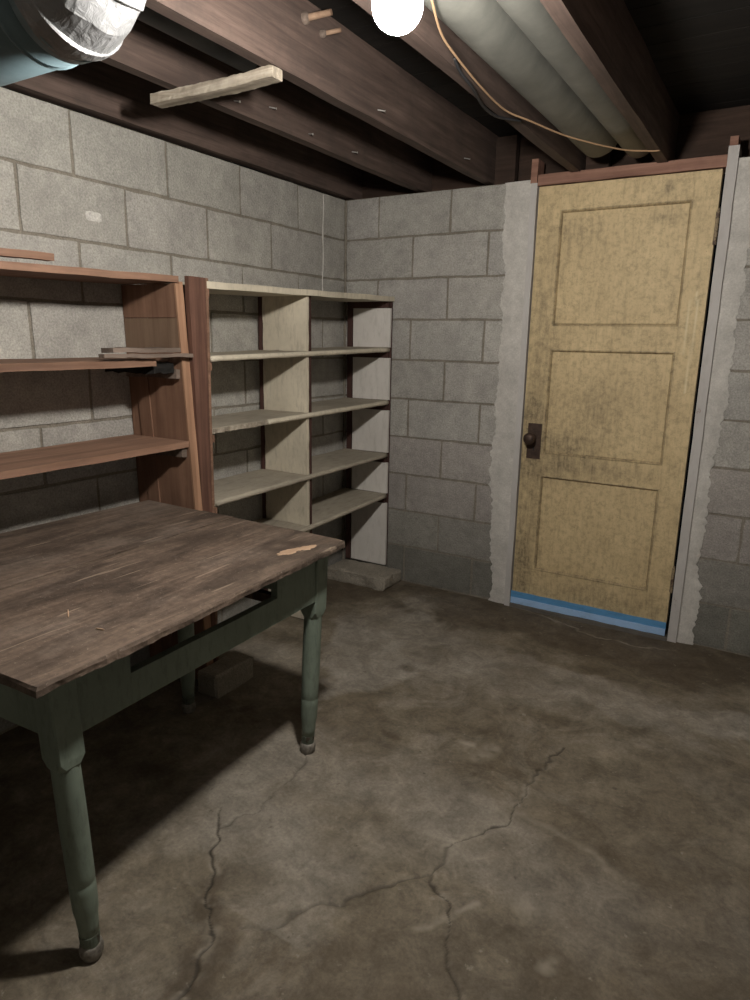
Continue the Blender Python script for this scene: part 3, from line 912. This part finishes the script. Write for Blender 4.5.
# dividers between shelves, each with a brown upright on its front
levels = [TOP] + SH
for i in range(5):
    zt = zl(*levels[i], YM) - (0.0245 if i == 0 else 0.0205)
    zb = zl(*levels[i + 1], YM) + 0.0005 if i < 4 else 0.0
    box('divider', (X0 + 0.02, YM - 0.009, zb), (X1 - 0.012, YM + 0.009, zt), MT['cream'], u2, 0.001, worn(0.0016, 16, i, 1.8, 0.001), (6, 1, 8))
    box('upright', (X0 + 0.02, YM + 0.0105, zb), (X1 - 0.013, YM + 0.030, zt), MT['brownpaint'], u2, 0.001)
    # cream and white lining panels at the right hand end
    zt2 = zl(*levels[i], YR) - (0.0245 if i == 0 else 0.0205)
    zb2 = zl(*levels[i + 1], YR) + 0.001 if i < 4 else 0.0805
    box('lining_panel', (X0 + 0.045, YR - 0.021, zb2), (X1 - 0.003, YR - 0.0065, zt2 - (0.034 if i < 5 else 0)), MT['white'], u2, 0.001, worn(0.001, 10, i + 9, 1.2), (4, 1, 4))
    box('cleat', (X0 + 0.01, YR - 0.026, zt2 - 0.0325), (X1 - 0.012, YR - 0.0065, zt2 - 0.0005), MT['brownpaint'], u2, 0.0015)
box('end_panel', (X0, YR - 0.006, 0.0785), (X1 - 0.001, YR + 0.002, zl(*TOP, YR) - 0.0245), MT['brownpaint'], u2, 0.001)
box('back_post', (X0 + 0.010, YR - 0.024, 0.0785), (X0 + 0.040, YR - 0.0065, zl(*TOP, YR) - 0.0245), MT['brownpaint'], u2, 0.001)
box('back_post', (X0 - 0.004, YM - 0.010, 0.0), (X0 + 0.018, YM + 0.016, zl(*TOP, YM) - 0.0245), MT['brownpaint'], u2, 0.001)
# near end: side board, wide front board and the cleat ends that poke past it
box('side_panel', (X0, -1.374, 0.0), (X1 - 0.02, -1.358, 1.497), MT['redwood'], u2, 0.001)
def face_f(p, e):
    q = worn(0.0016, 6, 31, 1.5)(p, e)
    if p.y < -1.40: q.y = yc(p.z) + TP + 0.0185
    else: q.y -= 0.012 * (1.5 - p.z) / 0.85
    return q
fb = box('front_board', (X1 - 0.017, -1.418, 0.0), (X1 + 0.002, -1.353, 1.519), MT['redwood'], u2, 0.0015, face_f, (1, 2, 40))
fb['label'] = 'wide red brown upright board at the near end'
fb = box('front_board', (X1 - 0.017, -1.3525, 0.0), (X1 + 0.004, -1.341, 1.519), MT['redshelf'], u2, 0.0015, face_f, (1, 1, 24))
for i, (a, b) in enumerate([TOP] + SH[:3]):
    box('cleat', (X1 - 0.03, -1.3405, a - 0.052), (X1 - 0.002, -1.332, a - 0.0245), MT['redshelf'], u2, 0.001)

# ------------------------------------------------------------------ concrete pieces on the floor
def rough_block(name, lo, hi, seed, n, mat, amp=0.012, rot=0.0):
    bm = bmesh.new()
    def f(p, e):
        q = Vector(p)
        k = 1.6 if e >= 2 else 1.0
        q += Vector((nz(p, 14, seed), nz(p, 14, seed + 5), 0.6 * nz(p, 14, seed + 9))) * amp * k
        q += Vector((nz(p, 60, seed), nz(p, 60, seed + 5), nz(p, 60, seed + 9))) * amp * 0.3
        if e >= 2: q += (Vector(((lo[0] + hi[0]) / 2, (lo[1] + hi[1]) / 2, (lo[2] + hi[2]) / 2)) - p) * 0.05
        q.z = max(q.z, -0.004) if p.z > lo[2] + 1e-4 else -0.006
        return q
    grid_box(bm, lo, hi, n, f)
    return from_bm(name, bm, mat)
sl = rough_block('concrete_slab', (0.020, -0.205, 0.0), (0.400, -0.016, 0.070), 3, (36, 20, 8), MT['slab'], 0.011)
tag(sl, 'rough broken concrete slab under the corner of the cream shelving unit', 'slab')
cb = rough_block('concrete_brick', (0.345, -1.520, 0.0), (0.445, -1.305, 0.088), 8, (12, 24, 10), MT['slab'], 0.004)
tag(cb, 'grey concrete brick on the floor under the green table', 'brick')

# ------------------------------------------------------------------ green table
tb = empty('work_table', (0.70, -2.04, 0.0))
tag(tb, 'old work table with plank top and worn green legs', 'table')
ZT, TH = 0.722, 0.019
TL, TR, BR, BL = Vector((0.128, -1.507)), Vector((1.034, -1.534)), Vector((1.083, -2.574)), Vector((0.100, -2.622))
def tpos(u, v):      # u across (0 wall side .. 1), v along (0 far .. 1 near)
    a = TL.lerp(TR, u); b = BL.lerp(BR, u)
    return a.lerp(b, v)
SE = [0.0, 0.315, 0.485, 0.735, 1.0]
for k in range(4):
    u0, u1_ = SE[k] + (0.0020 if k else 0), SE[k + 1] - (0.0020 if k < 3 else 0)
    def f(p, e, u0=u0, u1_=u1_, k=k):
        uu, vv = u0 + (u1_ - u0) * p.x, p.y
        q2 = tpos(uu, vv)
        q = Vector((q2.x, q2.y, ZT - TH * (1 - p.z)))
        q.z += 0.0018 * nz(q, 3.5, k) + 0.0014 * (k % 2) - 0.003 * abs(uu - 0.5)
        outer = (k == 3 and p.x > 0.999) or vv < 0.001 or vv > 0.999
        if outer:
            chip = 0.004 * nz(q, 7, 3) + 0.0035 * nz(q, 29, 7) + 0.002 * nz(q, 75, 2)
            s = -0.004 + chip
            if k == 3 and p.x > 0.999: q.x += s - (0.003 if p.z > 0.99 else 0.0)
            if vv < 0.001: q.y -= s * -0.0 + 0.002 * nz(q, 40, 1) + (0.003 if p.z > 0.99 else 0)
            if vv > 0.999: q.y += 0.004 * nz(q, 30, 4) + (0.003 if p.z > 0.99 else 0)
            if k == 3 and p.x > 0.999 and vv < 0.001:
                q.x -= 0.006; q.y -= 0.005
        return q
    bm = bmesh.new()
    grid_box(bm, (0, 0, 0), (1, 1, 1), (8 if k == 3 else 5, 150 if k == 3 else 70, 3), f)
    o = from_bm('top_plank', bm, MT['tabletop'], tb)
    put_attr(o, 'ring', lambda c: max(0.0, 1 - abs(math.hypot((c.x - 0.905) / 1.0, (c.y + 1.69) / 1.25) - 0.035) / 0.035) if c.z > 0.71 else 0.0)
# chip torn out of the top near the far corner
bm = bmesh.new()
ctr = [(0.948, -1.765), (0.955, -1.735), (0.960, -1.70), (0.975, -1.665), (0.985, -1.63)]
wid = [0.006, 0.019, 0.011, 0.017, 0.004]
n = 24
P2 = smooth_path([(a, b, 0) for a, b in ctr], 6)
up_ = []
for k, p in enumerate(P2):
    w = np.interp(k / (len(P2) - 1), [i / 4 for i in range(5)], wid) * (1 + 0.9 * nz(p, 110, 3))
    t = (P2[min(k + 1, len(P2) - 1)] - P2[max(k - 1, 0)]).normalized()
    nn = Vector((-t.y, t.x, 0))
    z = ZT - 0.001
    up_.append([bm.verts.new(Vector((p.x, p.y, z)) + nn * w * s + Vector((0, 0, 0.0035 if abs(s) < 0.9 else -0.001))) for s in (-1, -0.6, 0.6, 1)])
for r0, r1 in zip(up_[:-1], up_[1:]):
    for j in range(3): bm.faces.new((r0[j], r0[j + 1], r1[j + 1], r1[j]))
bp = from_bm('bare_patch', bm, MT['bare'], tb)
bp['label'] = 'pale splintered patch of bare wood'

LEGS = {'far': ((0.955, -1.590), (0.925, -1.597)), 'near': ((0.978, -2.482), (0.980, -2.455)), 'farwall': ((0.455, -1.655), (0.415, -1.628)), 'nearwall': ((0.445, -2.50), (0.430, -2.470))}
ZA = ZT - TH - 0.004     # underside of the top
def leg(top, foot, seed):
    tx, ty = top; fx, fy = foot
    def at(z): t = (ZA - z) / ZA; return Vector((tx + (fx - tx) * t, ty + (fy - ty) * t, z))
    bm = bmesh.new()
    # square head with chamfered lower corners
    hw = 0.0295
    rings = []
    for z, w in [(ZA - 0.0005, hw), (0.560, hw), (0.500, hw), (0.484, hw * 0.96), (0.466, hw * 0.70)]:
        c = at(z)
        ch = 0.003 if z > 0.49 else 0.012
        pts = []
        for sx, sy in ((1, 1), (-1, 1), (-1, -1), (1, -1)):
            a = (c.x + sx * w, c.y + sy * (w - ch)); b = (c.x + sx * (w - ch), c.y + sy * w)
            pts += [a, b] if sx * sy > 0 else [b, a]
        rings.append([bm.verts.new((px, py, z)) for px, py in pts])
    for r0, r1 in zip(rings[:-1], rings[1:]):
        for k in range(8): bm.faces.new((r0[k], r1[k], r1[(k + 1) % 8], r0[(k + 1) % 8]))
    bm.faces.new(rings[0]); bm.faces.new(list(reversed(rings[-1])))
    # turned shaft
    prof = [(0.515, 0.0240), (0.490, 0.0272), (0.470, 0.0278), (0.40, 0.0284), (0.32, 0.0283), (0.25, 0.0277), (0.200, 0.0272), (0.198, 0.0263), (0.194, 0.0263), (0.192, 0.0272), (0.155, 0.0268), (0.125, 0.0258), (0.110, 0.0232), (0.085, 0.0220), (0.058, 0.0204)]
    pr = []
    for (z0, r0), (z1, r1) in zip(prof[:-1], prof[1:]):
        m_ = max(1, round((z0 - z1) / 0.02))
        for k in range(m_): pr.append((z0 + (z1 - z0) * k / m_, r0 + (r1 - r0) * k / m_))
    pr.append(prof[-1])
    tube(bm, [at(z) for z, r in pr], [r * (1 + 0.012 * noise.noise(Vector((z * 20, seed, 0)))) for z, r in pr], 28)
    o = from_bm('leg', bm, MT['green'], tb)
    for p in o.data.polygons: p.use_smooth = p.center.z < 0.462
    # worn foot
    bm = bmesh.new()
    fp = [(0.062, 0.0208), (0.060, 0.0216), (0.050, 0.0210), (0.042, 0.0205), (0.030, 0.0200)]
    rs = tube(bm, [at(z) for z, r in fp], [r for z, r in fp], 24)
    for rg in rs:
        for v in rg: v.co += Vector((nz(v.co, 45, seed), nz(v.co, 45, seed + 2), 0)) * 0.0025
    ft = from_bm('foot', bm, MT['greenworn'], o, False)
    bm = bmesh.new()
    gp = [(0.0345, 0.0205), (0.030, 0.0240), (0.020, 0.0255), (0.010, 0.0250), (0.002, 0.0215), (-0.005, 0.019)]
    tube(bm, [at(z) for z, r in gp], [r for z, r in gp], 24)
    from_bm('foot_glide', bm, MT['caster'], o, True)
for i, (nm, (t, fo)) in enumerate(LEGS.items()): leg(t, fo, i * 1.7 + 1)
# aprons; the long side has an empty drawer opening over a lower rail
def apron(name, a, b, z0, z1, th=0.022, inset=0.012, n=12, seed=0):
    a, b = Vector(a), Vector(b)
    d = (b - a).normalized(); nn = Vector((-d.y, d.x))
    L = (b - a).length
    def f(p, e):
        s = a + d * (p.x * L) + nn * (p.y * th)
        q = Vector((s.x, s.y, p.z))
        q += Vector((0, 0, 0.0012 * nz(q, 12, seed)))
        return q
    bm = bmesh.new()
    grid_box(bm, (0, 0, z0), (1, 1, z1), (n, 1, 3), f)
    bevel_all(bm, 0.0015)
    return from_bm(name, bm, MT['green'], tb)
far, near, farw, nearw = [Vector(LEGS[k][0]) for k in ('far', 'near', 'farwall', 'nearwall')]
h = 0.0290
XA = 0.020          # apron faces sit a little behind the leg heads
def ax(y): t = (y - far.y) / (near.y - far.y); return far.x + (near.x - far.x) * t + XA - 0.022
y_f, y_n = far.y - h, near.y + h
o1, o2 = -1.806, -2.315     # drawer opening
def srail(name, ya, yb, z0, z1, seed): return apron(name, (ax(yb), yb), (ax(ya), ya), z0, z1, -0.022, seed=seed)
srail('apron', y_f, o1, 0.540, ZA - .001, 1)
srail('apron', o2, y_n, 0.540, ZA - .001, 2)
rl = srail('drawer_rail', o1 - .0005, o2 + .0005, 0.540, 0.612, 3)
rl['label'] = 'lower green rail of the empty drawer opening'
apron('apron', (nearw.x + h, nearw.y - 0.010), (near.x - h, near.y - 0.010), 0.540, ZA - .001, 0.022, seed=4)
apron('apron', (farw.x + h, farw.y - 0.005), (far.x - h, far.y - 0.005), 0.540, ZA - .001, 0.022, seed=5)
apron('apron', (nearw.x, nearw.y + h), (farw.x, farw.y - h), 0.540, ZA - .001, 0.022, seed=6)
for yy in (o1 + 0.010, o2 - 0.032):    # wooden drawer runners seen through the opening
    box('drawer_runner', (0.47, yy, 0.585), (ax(yy) - 0.004, yy + 0.022, 0.612), MT['footwood'], tb, 0.001)
# splinters lying on the top
for (x, y, a, L, lab) in [(0.838, -2.344, 2.55, 0.045, 'thin pale wood splinter near the middle of the plank table top'), (0.965, -2.36, 0.25, 0.02, 'tiny pale wood chip near the edge of the plank table top')]:
    bm = bmesh.new()
    d = Vector((math.cos(a), math.sin(a), 0)) * L / 2
    c = Vector((x, y, ZT + 0.0022))
    tube(bm, [c - d, c - d * .5, c + d * .6, c + d], [0.0010, 0.0018, 0.0016, 0.0008], 7)
    o = from_bm('wood_splinter', bm, MT['bare'])
    tag(o, lab, 'splinter')

# ------------------------------------------------------------------ overhead: flue, ducts, cleat, pegs, cables, lamp
# flue pipe with foil wrapped elbow
fl = empty('flue_pipe', (0.55, -2.30, 1.88))
tag(fl, 'blue grey metal flue pipe with foil taped elbow under the joists', 'pipe')
FY, FZ, FR = -2.315, 1.893, 0.100
bm = bmesh.new()
tube(bm, [(x, FY, FZ) for x in (0.002, 0.2, 0.4, 0.6, 0.965)], FR, 48)
from_bm('pipe_body', bm, MT['flue'], fl, False)
for p in fl.children[-1].data.polygons: p.use_smooth = len(p.vertices) == 4
bm = bmesh.new()
tube(bm, [(x, FY, FZ) for x in (0.875, 0.878, 0.8805, 0.883)], [FR + .0005, FR + 0.004, FR + 0.004, FR + .0005], 48)
tube(bm, [(x, FY, FZ) for x in (0.926, 0.929, 0.950, 0.953)], [FR + .001, FR + 0.003, FR + 0.003, FR + .001], 48)
from_bm('collar', bm, MT['flue'], fl)
# elbow in three gores turning up between the joists
bm = bmesh.new()
ang = [0, 15, 45, 75, 90]
RR = 0.050
cx, cz = 0.955, FZ + RR
arc = [(0.942, FY, FZ)] + [(cx + RR * math.sin(math.radians(a)), FY, cz - RR * math.cos(math.radians(a))) for a in (8, 33, 60, 85)] + [(cx + RR, FY, JTOP - 0.004)]
rs = tube(bm, arc, [FR + .002, FR + .003, FR + .001, FR + .002, FR + .001, FR + .001], 40)
for rg in rs:
    for v in rg: v.co += Vector((nz(v.co, 22, 1), nz(v.co, 22, 2), nz(v.co, 22, 3))) * 0.005
eb = from_bm('foil_elbow', bm, MT['foil'], fl)
eb['label'] = 'crumpled silver foil elbow'
for i in (1, 3):          # raised foil tape seams
    bm = bmesh.new()
    p = Vector(arc[i]); t = (Vector(arc[i + 1]) - Vector(arc[i - 1])).normalized()
    tube(bm, [p - t * .012, p - t * .010, p + t * .010, p + t * .012], [FR + .003, FR + .0055, FR + .0055, FR + .003], 40)
    from_bm('foil_seam', bm, MT['foil'], fl)

def duct(name, label, x, z, r, y0, y1, mat, seams=(), end_up=False):
    d = empty(name, (x, (y0 + y1) / 2, z))
    tag(d, label, 'duct', None)
    bm = bmesh.new()
    pts = [(x, y0 + (y1 - y0) * k / 8, z) for k in range(9)]
    rad = [r] * 9
    if end_up:
        pts += [(x, y1 + 0.03, z + 0.012), (x, y1 + 0.055, z + 0.035)]
        rad += [r, r * 0.97]
    tube(bm, pts, rad, 40)
    o = from_bm('duct_body', bm, mat, d)
    for p in o.data.polygons: p.use_smooth = len(p.vertices) == 4
    for s in seams:
        bm = bmesh.new()
        tube(bm, [(x, s - .012, z), (x, s - .010, z), (x, s + .010, z), (x, s + .012, z)], [r + .0003, r + .0025, r + .0025, r + .0003], 40)
        from_bm('duct_seam', bm, mat, d, False)
duct('air_duct', 'dusty grey round duct nearer the bulb, between two joists', 1.330, 2.128, 0.076, -3.4, -0.17, MT['duct'], (), True)
duct('air_duct', 'dusty grey round duct farther from the bulb, against the joist edge', 1.468, 2.120, 0.060, -3.4, -0.05, MT['duct'], ())
duct('dark_duct', 'short dark grey duct between joists above the wooden cleat', 0.600, 2.165, 0.070, -2.15, -1.44, MT['blackduct'])

# splintered cleat nailed under two joists
def cleat_f(p, e):
    q = worn(0.0012, 9, 3, 1.5, 0.0022)(p, e)
    q.y += 0.10 * (p.x - 0.56) * -0.0
    q.y += 0.028 * math.sin((p.x - 0.33) * 6) * 0.3
    return q
cl = box('wooden_cleat', (0.325, -1.575, 2.010), (0.800, -1.530, 2.0385), MT['cleat'], None, 0.001, cleat_f, (40, 3, 2))
tag(cl, 'pale splintered wooden cleat nailed under two ceiling joists', 'cleat')
# pegs driven into the joist's side
for (y, z, L, r, lab) in [(-1.430, 2.200, 0.085, 0.009, 'fat wooden peg on the joist, nearer the flue elbow'), (-1.345, 2.190, 0.060, 0.0065, 'thin wooden peg on the joist, nearer the door')]:
    pg = empty('wooden_peg', (0.806, y, z))
    tag(pg, lab, 'peg', 'pegs driven into the joist')
    bm = bmesh.new()
    tube(bm, [(0.7965, y, z), (0.80 + L * .6, y + 0.012, z + 0.004), (0.80 + L, y + 0.018, z + 0.006)], [r, r * 0.95, r * 0.9], 14)
    from_bm('shaft', bm, MT['plypale'], pg)
    bm = bmesh.new()
    c = Vector((0.7975, y, z))
    tube(bm, [c, c + Vector((.012, .002, 0)), c + Vector((0.018, 0.003, 0.001)), c + Vector((0.020, 0.004, .001))], [r * 1.9, r * 1.8, r * 1.5, r * 1.0], 10)
    from_bm('collar', bm, MT['greywood'], pg)

# cables
def cable(name, label, pts, r, mat):
    bm = bmesh.new()
    tube(bm, smooth_path(pts, 6), r, 8)
    o = from_bm(name, bm, mat, None, True)
    tag(o, label, 'cable')
cable('electric_cable', 'tan electric cable drooping under the grey ducts towards the door', [(1.40, -2.02, 2.034), (1.383, -1.801, 2.032), (1.349, -1.703, 2.030), (1.302, -1.564, 2.028), (1.279, -1.448, 2.028), (1.249, -1.193, 2.028), (1.236, -0.957, 2.030), (1.267, -0.806, 2.033), (1.333, -0.566, 2.033), (1.456, -0.328, 2.033), (1.545, -0.251, 2.034), (1.58, -0.23, 2.036)], 0.0030, MT['cable'])
cable('electric_cable', 'short black cable looping below the joist beside the tan one', [(1.24, -1.35, 2.05), (1.235, -1.30, 2.034), (1.232, -1.20, 2.02), (1.200, -1.05, 2.022), (1.192, -0.93, 2.027), (1.205, -0.86, 2.034), (1.232, -0.80, 2.040)], 0.0045, MT['blackcable'])
box_ = None

# lamp: bare bulb in a porcelain holder on a cross board between two joists
lamp = empty('ceiling_lamp', (BULB[0], BULB[1], 2.04))
tag(lamp, 'bare glowing bulb in a porcelain holder under the joists', 'lamp')
lx, ly, lz = BULB
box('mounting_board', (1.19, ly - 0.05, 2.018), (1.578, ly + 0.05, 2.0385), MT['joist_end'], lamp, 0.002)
bm = bmesh.new()
pr = [(2.0175, 0.057), (2.008, 0.057), (2.000, 0.050), (1.975, 0.034), (1.950, 0.027), (1.935, 0.0265)]
tube(bm, [(lx, ly, z) for z, r in pr], [r for z, r in pr], 32)
from_bm('lampholder', bm, MT['porcelain'], lamp, False)
bm = bmesh.new()
pr = [(1.937, 0.0135), (1.915, 0.0165), (1.900, 0.024)]
R0 = 0.0425
for k in range(1, 17):
    a = math.pi * (0.19 + 0.81 * k / 16)
    pr.append((lz + R0 * math.cos(a), max(0.0008, R0 * math.sin(a))))
pr = [p for p in pr if p[0] >= 1.899 or p[0] < 1.892]
tube(bm, [(lx, ly, z) for z, r in pr], [r for z, r in pr], 28)
from_bm('bulb', bm, MT['bulb'], lamp, True)
